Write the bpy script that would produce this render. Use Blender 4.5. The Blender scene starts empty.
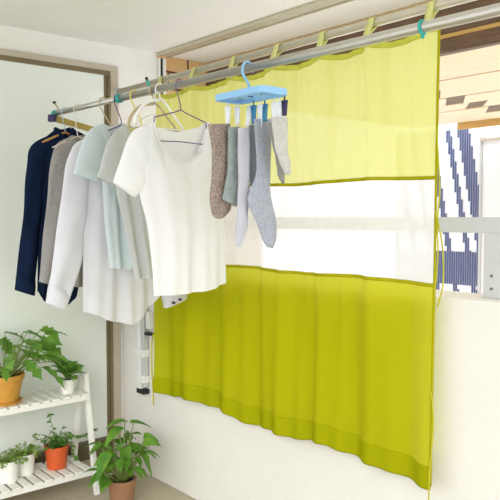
import bpy, math, random
from mathutils import Vector, Matrix
random.seed(7)
PI = math.pi
SC = bpy.context.scene
COL = SC.collection
# outlines in metres: (y, z) pairs lying in the hanging plane x of each garment
DATA = dict(G={}, S=[])
DATA['G']['navy'] = dict(x=0.500,
    L=[(-0.716, 1.804), (-0.733, 1.624), (-0.742, 1.386), (-0.751, 1.099)],
    R=[(-0.421, 1.807), (-0.458, 1.430), (-0.516, 1.221), (-0.550, 1.083)],
    top=[(-0.745, 1.831), (-0.694, 1.877), (-0.643, 1.919), (-0.602, 1.912), (-0.560, 1.926), (-0.485, 1.897), (-0.420, 1.852)],
    front=[(-0.745, 1.831), (-0.694, 1.877), (-0.643, 1.919), (-0.603, 1.859), (-0.560, 1.926), (-0.485, 1.897), (-0.420, 1.852)],
    hem=[(-0.751, 1.142), (-0.706, 1.086), (-0.635, 1.066), (-0.572, 1.070), (-0.528, 1.102)],
    sl=[([(-0.689, 1.882), (-0.769, 1.829), (-0.796, 1.706), (-0.819, 1.458), (-0.858, 1.155)],
         [(-0.634, 1.819), (-0.697, 1.720), (-0.724, 1.552), (-0.743, 1.338), (-0.766, 1.120)]),
        ([(-0.507, 1.895), (-0.414, 1.847), (-0.394, 1.708), (-0.403, 1.429), (-0.417, 1.175)],
         [(-0.561, 1.823), (-0.488, 1.729), (-0.468, 1.555), (-0.476, 1.380), (-0.489, 1.154)])])
DATA['G']['taupe'] = dict(x=0.630,
    L=[(-0.665, 1.807), (-0.688, 1.621), (-0.711, 1.389), (-0.719, 1.174)],
    R=[(-0.436, 1.797), (-0.449, 1.578), (-0.457, 1.383), (-0.465, 1.158)],
    top=[(-0.685, 1.825), (-0.655, 1.859), (-0.624, 1.880), (-0.599, 1.877), (-0.568, 1.884), (-0.500, 1.865), (-0.436, 1.831)],
    front=[(-0.685, 1.825), (-0.655, 1.859), (-0.624, 1.880), (-0.599, 1.821), (-0.568, 1.884), (-0.500, 1.865), (-0.436, 1.831)],
    hem=[(-0.719, 1.184), (-0.593, 1.161), (-0.465, 1.167)],
    sl=[([(-0.624, 1.875), (-0.700, 1.833), (-0.735, 1.735), (-0.763, 1.472), (-0.796, 1.198)],
         [(-0.584, 1.812), (-0.647, 1.715), (-0.675, 1.458), (-0.714, 1.174)])])
DATA['G']['white'] = dict(x=0.900,
    L=[(-0.692, 1.765), (-0.703, 1.613), (-0.711, 1.396), (-0.715, 1.072)],
    R=[(-0.388, 1.782), (-0.368, 1.575), (-0.337, 1.340), (-0.316, 1.102)],
    top=[(-0.757, 1.795), (-0.700, 1.833), (-0.657, 1.858), (-0.614, 1.848), (-0.564, 1.865), (-0.483, 1.844), (-0.388, 1.805)],
    front=[(-0.757, 1.795), (-0.700, 1.833), (-0.657, 1.858), (-0.614, 1.809), (-0.564, 1.865), (-0.483, 1.844), (-0.388, 1.805)],
    hem=[(-0.715, 1.081), (-0.681, 1.064), (-0.643, 1.034), (-0.543, 1.020), (-0.427, 1.008), (-0.378, 1.036), (-0.356, 1.086), (-0.316, 1.121)],
    sl=[([(-0.681, 1.843), (-0.752, 1.800), (-0.790, 1.704), (-0.826, 1.462), (-0.884, 1.134)],
         [(-0.634, 1.790), (-0.674, 1.692), (-0.700, 1.461), (-0.726, 1.283), (-0.803, 1.097)]),
        ([(-0.482, 1.853), (-0.388, 1.805), (-0.323, 1.669), (-0.246, 1.433), (-0.160, 1.104)],
         [(-0.534, 1.796), (-0.453, 1.701), (-0.401, 1.574), (-0.359, 1.341), (-0.289, 1.061)])])
DATA['G']['mint'] = dict(x=1.020,
    L=[(-0.698, 1.777), (-0.681, 1.644), (-0.669, 1.462), (-0.647, 1.277)],
    R=[(-0.452, 1.792), (-0.464, 1.615), (-0.455, 1.460), (-0.436, 1.267)],
    top=[(-0.734, 1.854), (-0.701, 1.877), (-0.673, 1.892), (-0.631, 1.879), (-0.582, 1.900), (-0.523, 1.884), (-0.452, 1.854)],
    front=[(-0.734, 1.854), (-0.701, 1.877), (-0.673, 1.892), (-0.631, 1.832), (-0.582, 1.900), (-0.523, 1.884), (-0.452, 1.854)],
    hem=[(-0.647, 1.277), (-0.598, 1.270), (-0.498, 1.270), (-0.436, 1.276)],
    sl=[([(-0.683, 1.887), (-0.743, 1.853), (-0.785, 1.768), (-0.813, 1.672)],
         [(-0.627, 1.782), (-0.647, 1.713), (-0.676, 1.665), (-0.704, 1.643)]),
        ([(-0.503, 1.876), (-0.441, 1.837), (-0.389, 1.774), (-0.347, 1.700)],
         [(-0.544, 1.787), (-0.504, 1.724), (-0.474, 1.677), (-0.443, 1.642)])])
DATA['G']['gray'] = dict(x=1.160,
    L=[(-0.705, 1.767), (-0.693, 1.606), (-0.653, 1.442), (-0.608, 1.237)],
    R=[(-0.480, 1.781), (-0.456, 1.611), (-0.442, 1.440), (-0.423, 1.231)],
    top=[(-0.709, 1.831), (-0.677, 1.854), (-0.649, 1.868), (-0.612, 1.855), (-0.573, 1.874), (-0.520, 1.862), (-0.460, 1.837)],
    front=[(-0.709, 1.831), (-0.677, 1.854), (-0.649, 1.868), (-0.612, 1.805), (-0.573, 1.874), (-0.520, 1.862), (-0.460, 1.837)],
    hem=[(-0.608, 1.237), (-0.535, 1.237), (-0.423, 1.244)],
    sl=[([(-0.672, 1.862), (-0.723, 1.810), (-0.755, 1.732), (-0.778, 1.655)],
         [(-0.627, 1.772), (-0.646, 1.697), (-0.674, 1.651), (-0.702, 1.618)]),
        ([(-0.500, 1.855), (-0.450, 1.825), (-0.404, 1.751), (-0.373, 1.679)],
         [(-0.540, 1.777), (-0.506, 1.716), (-0.481, 1.662), (-0.451, 1.629)])])
DATA['G']['tee'] = dict(x=1.480,
    L=[(-0.774, 1.740), (-0.780, 1.595), (-0.747, 1.467), (-0.727, 1.319), (-0.719, 1.202)],
    R=[(-0.436, 1.760), (-0.407, 1.623), (-0.387, 1.504), (-0.377, 1.230)],
    top=[(-0.799, 1.803), (-0.765, 1.820), (-0.727, 1.845), (-0.688, 1.826), (-0.598, 1.818), (-0.509, 1.841), (-0.470, 1.871), (-0.436, 1.847)],
    front=[(-0.799, 1.803), (-0.765, 1.820), (-0.727, 1.845), (-0.684, 1.745), (-0.594, 1.701), (-0.505, 1.748), (-0.470, 1.871), (-0.436, 1.847)],
    hem=[(-0.719, 1.202), (-0.639, 1.204), (-0.507, 1.210), (-0.377, 1.230)],
    sl=[([(-0.718, 1.842), (-0.799, 1.810), (-0.840, 1.746), (-0.886, 1.620)],
         [(-0.675, 1.746), (-0.724, 1.655), (-0.763, 1.599), (-0.797, 1.569)]),
        ([(-0.470, 1.867), (-0.431, 1.839), (-0.401, 1.762), (-0.381, 1.664)],
         [(-0.514, 1.756), (-0.481, 1.688), (-0.461, 1.634), (-0.442, 1.603)])])
DATA['S'].append((1.775, [(-0.687, 1.811), (-0.671, 1.725), (-0.671, 1.640), (-0.680, 1.582), (-0.680, 1.537), (-0.667, 1.503), (-0.645, 1.490)],
    [(-0.592, 1.819), (-0.596, 1.729), (-0.601, 1.653), (-0.601, 1.608), (-0.588, 1.563), (-0.592, 1.521), (-0.624, 1.493)], 'brown'))
DATA['S'].append((1.800, [(-0.621, 1.804), (-0.621, 1.726), (-0.625, 1.651), (-0.639, 1.589), (-0.643, 1.558), (-0.621, 1.545)],
    [(-0.567, 1.809), (-0.567, 1.729), (-0.568, 1.653), (-0.568, 1.591), (-0.568, 1.545), (-0.581, 1.531)], 'green'))
DATA['S'].append((1.835, [(-0.605, 1.799), (-0.605, 1.691), (-0.605, 1.589), (-0.610, 1.503), (-0.614, 1.435), (-0.614, 1.398)],
    [(-0.556, 1.803), (-0.556, 1.693), (-0.556, 1.590), (-0.561, 1.503), (-0.570, 1.445), (-0.597, 1.394)], 'pale'))
DATA['S'].append((1.795, [(-0.522, 1.820), (-0.522, 1.732), (-0.522, 1.662), (-0.513, 1.610), (-0.504, 1.585)],
    [(-0.485, 1.823), (-0.485, 1.735), (-0.485, 1.664), (-0.485, 1.610), (-0.489, 1.582)], 'slate'))
DATA['S'].append((1.865, [(-0.559, 1.830), (-0.550, 1.726), (-0.550, 1.640), (-0.582, 1.578), (-0.586, 1.544), (-0.550, 1.479), (-0.522, 1.424), (-0.499, 1.392)],
    [(-0.481, 1.837), (-0.481, 1.730), (-0.486, 1.653), (-0.485, 1.591), (-0.476, 1.539), (-0.457, 1.486), (-0.457, 1.422), (-0.471, 1.387)], 'bluish'))
DATA['S'].append((1.915, [(-0.536, 1.810), (-0.517, 1.741), (-0.503, 1.691), (-0.494, 1.651), (-0.480, 1.620)],
    [(-0.485, 1.814), (-0.471, 1.744), (-0.466, 1.693), (-0.466, 1.652), (-0.465, 1.610)], 'shade'))
DATA['S'].append((1.960, [(-0.567, 1.826), (-0.558, 1.777), (-0.549, 1.725), (-0.526, 1.680), (-0.503, 1.641)],
    [(-0.495, 1.832), (-0.494, 1.782), (-0.494, 1.729), (-0.480, 1.679), (-0.480, 1.639)], 'light'))

# ---------------------------------------------------------------- materials
def nodes_of(m):
    m.use_nodes = True
    nt = m.node_tree
    nt.nodes.clear()
    return nt, nt.nodes, nt.links

def mat(name, col, rough=.6, metal=0., var=.06, scale=8., bump=0., bscale=60., stretch=(1, 1, 1), spec=.5, col2=None, coat=0.):
    m = bpy.data.materials.new(name)
    nt, N, L = nodes_of(m)
    out = N.new('ShaderNodeOutputMaterial')
    p = N.new('ShaderNodeBsdfPrincipled')
    p.inputs['Roughness'].default_value = rough
    p.inputs['Metallic'].default_value = metal
    p.inputs['Specular IOR Level'].default_value = spec
    p.inputs['Coat Weight'].default_value = coat
    tc = N.new('ShaderNodeTexCoord')
    mp = N.new('ShaderNodeMapping'); mp.inputs['Scale'].default_value = stretch
    nz = N.new('ShaderNodeTexNoise'); nz.inputs['Scale'].default_value = scale; nz.inputs['Detail'].default_value = 4
    L.new(tc.outputs['Object'], mp.inputs['Vector']); L.new(mp.outputs[0], nz.inputs['Vector'])
    rp = N.new('ShaderNodeValToRGB')
    c = Vector(col); d = Vector(col2) if col2 else c * (1 - var * 2)
    rp.color_ramp.elements[0].position = .3; rp.color_ramp.elements[1].position = .7
    rp.color_ramp.elements[0].color = (*d, 1)
    rp.color_ramp.elements[1].color = (*[min(1, v) for v in c], 1)
    L.new(nz.outputs['Fac'], rp.inputs[0]); L.new(rp.outputs[0], p.inputs['Base Color'])
    if bump:
        b2 = N.new('ShaderNodeTexNoise'); b2.inputs['Scale'].default_value = bscale
        L.new(mp.outputs[0], b2.inputs['Vector'])
        bp = N.new('ShaderNodeBump'); bp.inputs['Strength'].default_value = bump; bp.inputs['Distance'].default_value = .01
        L.new(b2.outputs['Fac'], bp.inputs['Height']); L.new(bp.outputs[0], p.inputs['Normal'])
    L.new(p.outputs[0], out.inputs[0])
    return m

def cloth(name, col, trans=.25, clear=0., weave=500., bump=.15, var=.04, mottle=None, tcol=None):
    """woven cloth: diffuse and translucent, with a fine procedural weave; clear lets a share of light straight through"""
    m = bpy.data.materials.new(name)
    nt, N, L = nodes_of(m)
    out = N.new('ShaderNodeOutputMaterial')
    tc = N.new('ShaderNodeTexCoord')
    nz = N.new('ShaderNodeTexNoise'); nz.inputs['Scale'].default_value = mottle or 14; nz.inputs['Detail'].default_value = 5
    L.new(tc.outputs['Object'], nz.inputs['Vector'])
    rp = N.new('ShaderNodeValToRGB')
    c = Vector(col)
    rp.color_ramp.elements[0].position = .35; rp.color_ramp.elements[1].position = .65
    rp.color_ramp.elements[0].color = (*(c * (1 - 2 * var)), 1); rp.color_ramp.elements[1].color = (*c, 1)
    L.new(nz.outputs['Fac'], rp.inputs[0])
    wv = N.new('ShaderNodeTexNoise'); wv.inputs['Scale'].default_value = weave
    L.new(tc.outputs['Object'], wv.inputs['Vector'])
    bp = N.new('ShaderNodeBump'); bp.inputs['Strength'].default_value = bump; bp.inputs['Distance'].default_value = .003
    L.new(wv.outputs['Fac'], bp.inputs['Height'])
    df = N.new('ShaderNodeBsdfDiffuse'); tr = N.new('ShaderNodeBsdfTranslucent')
    L.new(rp.outputs[0], df.inputs['Color'])
    if tcol: tr.inputs['Color'].default_value = (*tcol, 1)
    else: L.new(rp.outputs[0], tr.inputs['Color'])
    L.new(bp.outputs[0], df.inputs['Normal'])
    mx = N.new('ShaderNodeMixShader'); mx.inputs[0].default_value = trans
    L.new(df.outputs[0], mx.inputs[1]); L.new(tr.outputs[0], mx.inputs[2])
    last = mx
    if clear:
        tp = N.new('ShaderNodeBsdfTransparent')
        m2 = N.new('ShaderNodeMixShader'); m2.inputs[0].default_value = clear
        L.new(mx.outputs[0], m2.inputs[1]); L.new(tp.outputs[0], m2.inputs[2]); last = m2
    L.new(last.outputs[0], out.inputs[0])
    return m

def brick_mat():
    m = bpy.data.materials.new('tan_brick')
    nt, N, L = nodes_of(m)
    out = N.new('ShaderNodeOutputMaterial'); p = N.new('ShaderNodeBsdfPrincipled'); p.inputs['Roughness'].default_value = .85
    tc = N.new('ShaderNodeTexCoord'); sp = N.new('ShaderNodeSeparateXYZ'); cb = N.new('ShaderNodeCombineXYZ')
    L.new(tc.outputs['Object'], sp.inputs[0])
    L.new(sp.outputs['Y'], cb.inputs['X']); L.new(sp.outputs['Z'], cb.inputs['Y'])
    mp = N.new('ShaderNodeMapping'); mp.inputs['Location'].default_value = (.09, .03, 0)
    L.new(cb.outputs[0], mp.inputs['Vector'])
    bk = N.new('ShaderNodeTexBrick')
    bk.inputs['Scale'].default_value = 1; bk.inputs['Brick Width'].default_value = .30; bk.inputs['Row Height'].default_value = .106
    bk.inputs['Mortar Size'].default_value = .007; bk.inputs['Mortar Smooth'].default_value = .2
    bk.inputs['Color1'].default_value = (.80, .50, .22, 1); bk.inputs['Color2'].default_value = (.88, .60, .30, 1)
    bk.inputs['Mortar'].default_value = (.09, .045, .02, 1)
    L.new(mp.outputs[0], bk.inputs['Vector'])
    nz = N.new('ShaderNodeTexNoise'); nz.inputs['Scale'].default_value = 40
    L.new(tc.outputs['Object'], nz.inputs['Vector'])
    mx = N.new('ShaderNodeMix'); mx.data_type = 'RGBA'; mx.blend_type = 'MULTIPLY'; mx.inputs[0].default_value = .35
    L.new(bk.outputs['Color'], mx.inputs[6]); L.new(nz.outputs['Color'], mx.inputs[7])
    L.new(mx.outputs[2], p.inputs['Base Color']); L.new(p.outputs[0], out.inputs[0])
    return m

def glass_mat():
    m = bpy.data.materials.new('clear_glass')
    nt, N, L = nodes_of(m)
    out = N.new('ShaderNodeOutputMaterial'); p = N.new('ShaderNodeBsdfPrincipled')
    p.inputs['Base Color'].default_value = (.93, .98, .95, 1); p.inputs['Roughness'].default_value = .05
    p.inputs['Transmission Weight'].default_value = 1; p.inputs['IOR'].default_value = 1.1
    L.new(p.outputs[0], out.inputs[0])
    return m

def leaf_mat(name, c1, c2, scale=30):
    m = mat(name, c1, .45, col2=c2, scale=scale, var=.1, spec=.35)
    nt = m.node_tree; N = nt.nodes; L = nt.links
    p = [n for n in N if n.type == 'BSDF_PRINCIPLED'][0]; out = [n for n in N if n.type == 'OUTPUT_MATERIAL'][0]
    tr = N.new('ShaderNodeBsdfTranslucent'); tr.inputs['Color'].default_value = (c1[0] * 1.3, c1[1] * 1.2, c1[2], 1)
    mx = N.new('ShaderNodeMixShader'); mx.inputs[0].default_value = .25
    L.new(p.outputs[0], mx.inputs[1]); L.new(tr.outputs[0], mx.inputs[2]); L.new(mx.outputs[0], out.inputs[0])
    return m

M = dict(
    floor=mat('beige_concrete', (.54, .48, .35), .8, var=.05, scale=5, bump=.15, bscale=150),
    ceiling=mat('ceiling_paint', (.90, .89, .86), .9, var=.02, scale=3, bump=.2, bscale=220),
    wall=mat('white_wall_paint', (.90, .885, .84), .9, var=.015, scale=3, bump=.2, bscale=180),
    parapet=mat('parapet_paint', (.88, .86, .81), .9, var=.02, scale=4, bump=.3, bscale=140),
    pane=mat('pale_mint_pane', (.85, .895, .855), .35, var=.015, scale=2),
    frame=mat('beige_bronze_metal', (.54, .48, .375), .45, var=.04, scale=20),
    frame_dark=mat('olive_bronze_metal', (.20, .155, .075), .4, var=.06, scale=20),
    sill=mat('dark_brown_sill', (.13, .10, .055), .5, var=.08, scale=12),
    black=mat('black_rubber', (.012, .013, .015), .5),
    white=mat('white_painted_metal', (.88, .88, .86), .4, var=.01),
    rail=mat('pale_grey_metal', (.60, .62, .62), .45, var=.02),
    chrome=mat('satin_steel', (.62, .60, .54), .28, metal=.85, var=.06, scale=14, stretch=(.3, 3, 3)),
    rod=mat('champagne_metal_rod', (.66, .62, .50), .35, metal=.5, var=.05, scale=14),
    arm=mat('brass_coloured_metal', (.50, .38, .16), .35, metal=.6, var=.1, scale=20),
    beam=mat('dark_stained_wood', (.22, .13, .085), .6, col2=(.12, .07, .045), scale=6, stretch=(1, 10, 10), bump=.3, bscale=20),
    goldwood=mat('golden_wood', (.66, .40, .13), .55, var=.1, scale=8, stretch=(1, 10, 10)),
    rust=mat('weathered_wood', (.66, .50, .32), .8, col2=(.50, .32, .18), scale=30, stretch=(1, 5, 5)),
    slat=mat('pale_pine', (.94, .78, .56), .55, col2=(.86, .64, .41), scale=5, stretch=(1, 14, 14)),
    slat_gap=mat('grey_brown_wood', (.25, .17, .11), .7, var=.15, scale=6, stretch=(1, 10, 10)),
    siding=mat('white_siding', (.93, .94, .96), .6, var=.01),
    siding_shade=mat('navy_siding_shadow', (.10, .13, .29), .6, var=.05),  # navy stands in for the shadow pattern on the white siding
    brick=brick_mat(), glass=glass_mat(),
    purple=mat('purple_plastic', (.13, .06, .22), .4), teal=mat('teal_plastic', (.02, .42, .36), .4),
    navycap=mat('dark_navy_plastic', (.03, .02, .10), .4), yellow=mat('yellow_plastic', (.78, .68, .12), .4),
    pink=mat('pale_pink_plastic', (.85, .72, .68), .4), wirewhite=mat('white_plastic', (.9, .89, .86), .35, var=.01),
    beige=mat('beige_plastic', (.55, .45, .27), .4), lblue=mat('light_blue_wire', (.45, .62, .80), .4),
    blue=mat('sky_blue_plastic', (.30, .58, .88), .35, var=.02), woodh=mat('orange_hanger_wood', (.55, .30, .10), .5, var=.12, scale=20),
    clip=mat('clear_white_plastic', (.95, .96, .97), .3, var=.01), dclip=mat('deep_blue_plastic', (.03, .22, .42), .35),
    ochre=mat('ochre_terracotta', (.66, .33, .05), .6, var=.08, scale=25, bump=.1),
    potwhite=mat('white_ceramic', (.90, .89, .86), .4, var=.01), orange=mat('orange_red_glaze', (.72, .115, .025), .45, var=.06),
    brownpot=mat('brown_plastic_pot', (.33, .17, .085), .5, var=.05),
    soil=mat('potting_soil', (.06, .035, .02), .95, var=.3, scale=120, bump=1, bscale=120),
    shelf=mat('white_painted_wood', (.92, .91, .87), .5, var=.02, bump=.1, bscale=60),
    stem=mat('green_stem', (.25, .33, .08), .5, var=.1), leafA=leaf_mat('broad_leaf', (.20, .40, .06), (.07, .22, .025), 16),
    leafB=leaf_mat('dark_oval_leaf', (.24, .45, .09), (.03, .15, .025), 60), leafC=leaf_mat('light_herb_leaf', (.28, .43, .09), (.17, .31, .05)),
    leafD=leaf_mat('ivy_leaf', (.15, .32, .06), (.07, .2, .035)), leafE=leaf_mat('heart_leaf', (.20, .40, .05), (.04, .17, .02), 18),
    lime=cloth('lime_top_cloth', (.74, .76, .18), .50, .04, var=.01, tcol=(.84, .85, .36)),
    limelow=cloth('lime_lower_cloth', (.50, .50, .006), .36, 0, var=.01, tcol=(.88, .88, .14)),
    limehem=cloth('lime_hem_cloth', (.42, .43, .006), .15, 0, var=.01),
    sheer=cloth('white_sheer_cloth', (.93, .94, .93), .60, .11, var=.01),
    limebind=cloth('olive_lime_binding', (.48, .45, .012), .1, 0),
    limetab=cloth('pale_lime_tab', (.84, .85, .36), .2, 0, var=.01),
    limetop=cloth('lime_hem_double', (.74, .75, .12), .3, 0, var=.01, tcol=(.8, .8, .2)),
    limecord=cloth('lime_cord_cloth', (.66, .63, .05), .2, 0),
)

# ---------------------------------------------------------------- mesh building
class MB:
    def __init__(s): s.v = []; s.f = []
    def add(s, v, f):
        o = len(s.v); s.v += [tuple(p) for p in v]; s.f += [tuple(i + o for i in q) for q in f]; return s
    def box(s, x0, x1, y0, y1, z0, z1):
        return s.add([(x, y, z) for x in (x0, x1) for y in (y0, y1) for z in (z0, z1)],
                     [(0, 1, 3, 2), (4, 6, 7, 5), (0, 4, 5, 1), (2, 3, 7, 6), (0, 2, 6, 4), (1, 5, 7, 3)])
    def bar(s, a, b, w, h, up=(0, 0, 1)):
        a = Vector(a); b = Vector(b); d = (b - a).normalized(); u = Vector(up)
        sd = d.cross(u)
        if sd.length < 1e-4: sd = d.cross(Vector((0, 1, 0)))
        sd.normalize(); u = sd.cross(d).normalized()
        vs = [p + sd * (w / 2 * i) + u * (h / 2 * j) for p in (a, b) for i, j in ((-1, -1), (1, -1), (1, 1), (-1, 1))]
        return s.add(vs, [(0, 1, 2, 3), (7, 6, 5, 4), (0, 4, 5, 1), (1, 5, 6, 2), (2, 6, 7, 3), (3, 7, 4, 0)])
    def tube(s, pts, r, n=10, flat=1.):
        pts = [Vector(p) for p in pts]; rs = r if isinstance(r, (list, tuple)) else [r] * len(pts)
        rings = []; prev = None
        for i, p in enumerate(pts):
            t = (pts[min(i + 1, len(pts) - 1)] - pts[max(i - 1, 0)]).normalized()
            if prev is None:
                a = Vector((0, 0, 1)) if abs(t.z) < .9 else Vector((1, 0, 0))
                u = (a - t * a.dot(t)).normalized()
            else: u = (prev - t * prev.dot(t)).normalized()
            prev = u; w = t.cross(u)
            rings.append([p + u * (rs[i] * math.cos(2 * PI * k / n)) + w * (rs[i] * flat * math.sin(2 * PI * k / n)) for k in range(n)])
        vs = [q for rr in rings for q in rr]; fs = []
        for i in range(len(rings) - 1):
            for k in range(n): fs.append((i * n + k, i * n + (k + 1) % n, (i + 1) * n + (k + 1) % n, (i + 1) * n + k))
        fs.append(tuple(range(n))[::-1]); fs.append(tuple((len(rings) - 1) * n + k for k in range(n)))
        return s.add(vs, fs)
    def lathe(s, c, prof, n=40):
        vs = []; fs = []
        for r, z in prof:
            for k in range(n): vs.append((c[0] + r * math.cos(2 * PI * k / n), c[1] + r * math.sin(2 * PI * k / n), c[2] + z))
        m = len(prof)
        for i in range(m - 1):
            for k in range(n): fs.append((i * n + k, i * n + (k + 1) % n, (i + 1) * n + (k + 1) % n, (i + 1) * n + k))
        fs.append(tuple(range(n))[::-1]); fs.append(tuple((m - 1) * n + k for k in range(n)))
        return s.add(vs, fs)
    def torus(s, c, axis, R, r, n=20, a0=0, a1=2 * PI):
        ax = Vector(axis).normalized(); u = ax.orthogonal().normalized(); w = ax.cross(u)
        pts = [Vector(c) + u * (R * math.cos(a0 + (a1 - a0) * k / n)) + w * (R * math.sin(a0 + (a1 - a0) * k / n)) for k in range(n + 1)]
        return s.tube(pts, r, 8)

ORIG = {}
def obj(name, mb, m, parent=None, base=None, smooth=False, bevel=0., solid=0., sub=0):
    """link a mesh built in world coordinates, its origin at base (or its parent's base)"""
    o0 = Vector(ORIG[parent]) if parent else Vector(base if base else (0, 0, 0))
    me = bpy.data.meshes.new(name)
    me.from_pydata([tuple(Vector(p) - o0) for p in mb.v], [], mb.f); me.update()
    me.materials.append(m)
    if smooth:
        for p in me.polygons: p.use_smooth = True
    o = bpy.data.objects.new(name, me); COL.objects.link(o)
    if parent: o.parent = parent
    else: o.location = o0
    ORIG[o] = o0
    if solid:
        md = o.modifiers.new('thickness', 'SOLIDIFY'); md.thickness = solid; md.offset = 0
    if sub:
        md = o.modifiers.new('smooth', 'SUBSURF'); md.levels = sub; md.render_levels = sub
    if bevel:
        md = o.modifiers.new('edges', 'BEVEL'); md.width = bevel; md.segments = 2; md.limit_method = 'ANGLE'
    return o
def tag(o, label, cat, group=None, kind=None):
    o['label'] = label; o['category'] = cat
    if group: o['group'] = group
    if kind: o['kind'] = kind
    return o
def thing(name, loc, label, cat, group=None):
    o = bpy.data.objects.new(name, None); COL.objects.link(o); o.location = loc; o.empty_display_size = .05
    ORIG[o] = Vector(loc); return tag(o, label, cat, group)
def struct(name, mb, m, parent=None, **k):
    o = obj(name, mb, m, parent, **k)
    if not parent: o['kind'] = 'structure'
    return o
def box(*a): return MB().box(*a)

CEIL = 2.504
# ---------------------------------------------------------------- room shell
struct('floor', box(-.10, 4.6, -3.3, .22, -.10, 0), M['floor'])
struct('ceiling', box(-.10, 4.6, -2.6, .25, CEIL, CEIL + .15), M['ceiling'])
struct('wall_left', MB().box(-.10, 0, -3.3, .255, 0, CEIL), M['wall'])
par = struct('wall_parapet', MB().box(0.002, 4.6, 0, .20, 0, 1.213), M['parapet'], bevel=.006)
struct('ceiling_soffit', box(-.06, 4.6, .34, .66, CEIL, CEIL + .12), M['ceiling'])['label'] = 'pale outer soffit beyond the ceiling track'
t = struct('trim_1', MB().box(.0, 4.6, .252, .338, CEIL - .012, CEIL + .05).box(0, 4.6, .252, .260, CEIL - .020, CEIL - .012).box(0, 4.6, .330, .338, CEIL - .020, CEIL - .012), M['rod'])
struct('trim_2', MB().box(-.02, .012, .258, .274, 1.213, CEIL - .03), M['white'])
struct('trim_3', MB().box(-.02, .008, .274, .292, 1.213, CEIL - .03), M['black'])
struct('trim_4', MB().box(-.02, .016, .292, .312, 0.0, CEIL - .03), M['white'])
struct('wall_brick', MB().box(-.18, -.03, .28, 1.15, -.5, CEIL - .002), M['brick'])

# door panel in the end wall
d1 = struct('door_1', box(.004, .014, -2.6, -.120, .19, 2.325), M['pane'])
fr = MB()
fr.box(.002, .022, -2.66, -.028, 2.345, 2.378)
fr.box(.002, .022, -.080, -.028, .0, 2.345)
obj('door_frame', fr, M['frame'], d1, bevel=.002)
fr = MB()
fr.box(.002, .018, -2.66, -.080, 2.318, 2.345)
fr.box(.002, .016, -.120, -.098, .0, 2.318); fr.box(.002, .028, -.098, -.081, 0, 2.318)
obj('door_inner_frame', fr, M['frame_dark'], d1, bevel=.002)
obj('door_rail', MB().box(.002, .034, -2.6, -.121, .0, .085), M['frame'], d1)
obj('door_sill', MB().box(.002, .040, -2.6, -.121, .085, .175).box(.002, .050, -2.6, -.121, .175, .19), M['sill'], d1)

# ---------------------------------------------------------------- railing, right post
rl = thing('railing', (2.0, .1, 1.213), 'pale grey flat metal railing bar running above the white parapet wall', 'railing')
obj('rail_bar', MB().box(.03, 4.55, .085, .115, 1.440, 1.496), M['rail'], rl, bevel=.003)
p1 = obj('post', MB().box(2.352, 2.43, .082, .118, 1.213, 1.441), M['rail'], rl, bevel=.003)
for z in (1.292, 1.247): obj('screw', MB().tube([(2.385, .083, z), (2.385, .078, z)], .005, 12), M['frame_dark'], p1)
obj('post', MB().box(.10, .14, .085, .115, 1.213, 1.441), M['rail'], rl, bevel=.003)

# ---------------------------------------------------------------- beam and slat canopy beyond the parapet
bm_ = thing('wooden_beam', (2.2, .66, 2.24), 'dark brown wooden beam with a golden strip under the outer soffit', 'beam')
obj('board', box(-.03, 4.6, .662, .705, 2.248, CEIL + .1), M['beam'], bm_)
obj('weathered_strip', box(-.03, 4.6, .646, .6615, 2.450, CEIL - .001), M['rust'], bm_)
obj('golden_strip', box(-.03, 4.6, .652, .6615, 2.314, 2.330), M['goldwood'], bm_)
cp = thing('slatted_canopy', (2.0, 1.7, 2.26), 'pale pine slatted canopy boards with staggered dark gaps, beyond the lime curtain', 'canopy')
ys = [.71, .995, 1.265, 1.52, 1.79, 2.06, 2.30, 2.57, 2.90]
def slat_board(mb, xa0, xa1, xb0, xb1, y0, y1, z0, z1):
    """board from xa to xb whose ends are cut at an angle; xa0 / xb0 at y0, xa1 / xb1 at y1"""
    return mb.add([(x, y, z) for x, y in ((xa0, y0), (xb0, y0), (xb1, y1), (xa1, y1)) for z in (z0, z1)],
                  [(0, 2, 4, 6), (7, 5, 3, 1), (0, 1, 3, 2), (2, 3, 5, 4), (4, 5, 7, 6), (6, 7, 1, 0)])
for i in range(8):
    m_ = MB(); z0 = 2.260 + (i % 2) * .003; ya, yb = ys[i] + .006, ys[i + 1] - .006
    if i in (3, 4, 5, 6):
        obj('slat', slat_board(MB(), -.02, -.02, 1.04, .86, ya, yb, z0, 2.268), M['slat'], cp)
        obj('slat', slat_board(MB(), 1.18, 1.00, 4.4, 4.4, ya, yb, z0, 2.268), M['slat'], cp)
    else:
        obj('slat', slat_board(MB(), -.02, -.02, 4.4, 4.4, ya, yb, z0, 2.268), M['slat'], cp)
obj('backing_boards', box(-.02, 4.4, .71, 2.9, 2.2685, 2.30), M['slat_gap'], cp)
obj('end_fascia', box(.40, 4.4, 2.905, 2.94, 2.21, 2.32), M['goldwood'], cp)
obj('canopy_post', box(4.3, 4.38, 2.80, 2.88, -.5, 2.255), M['goldwood'], cp)

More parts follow.
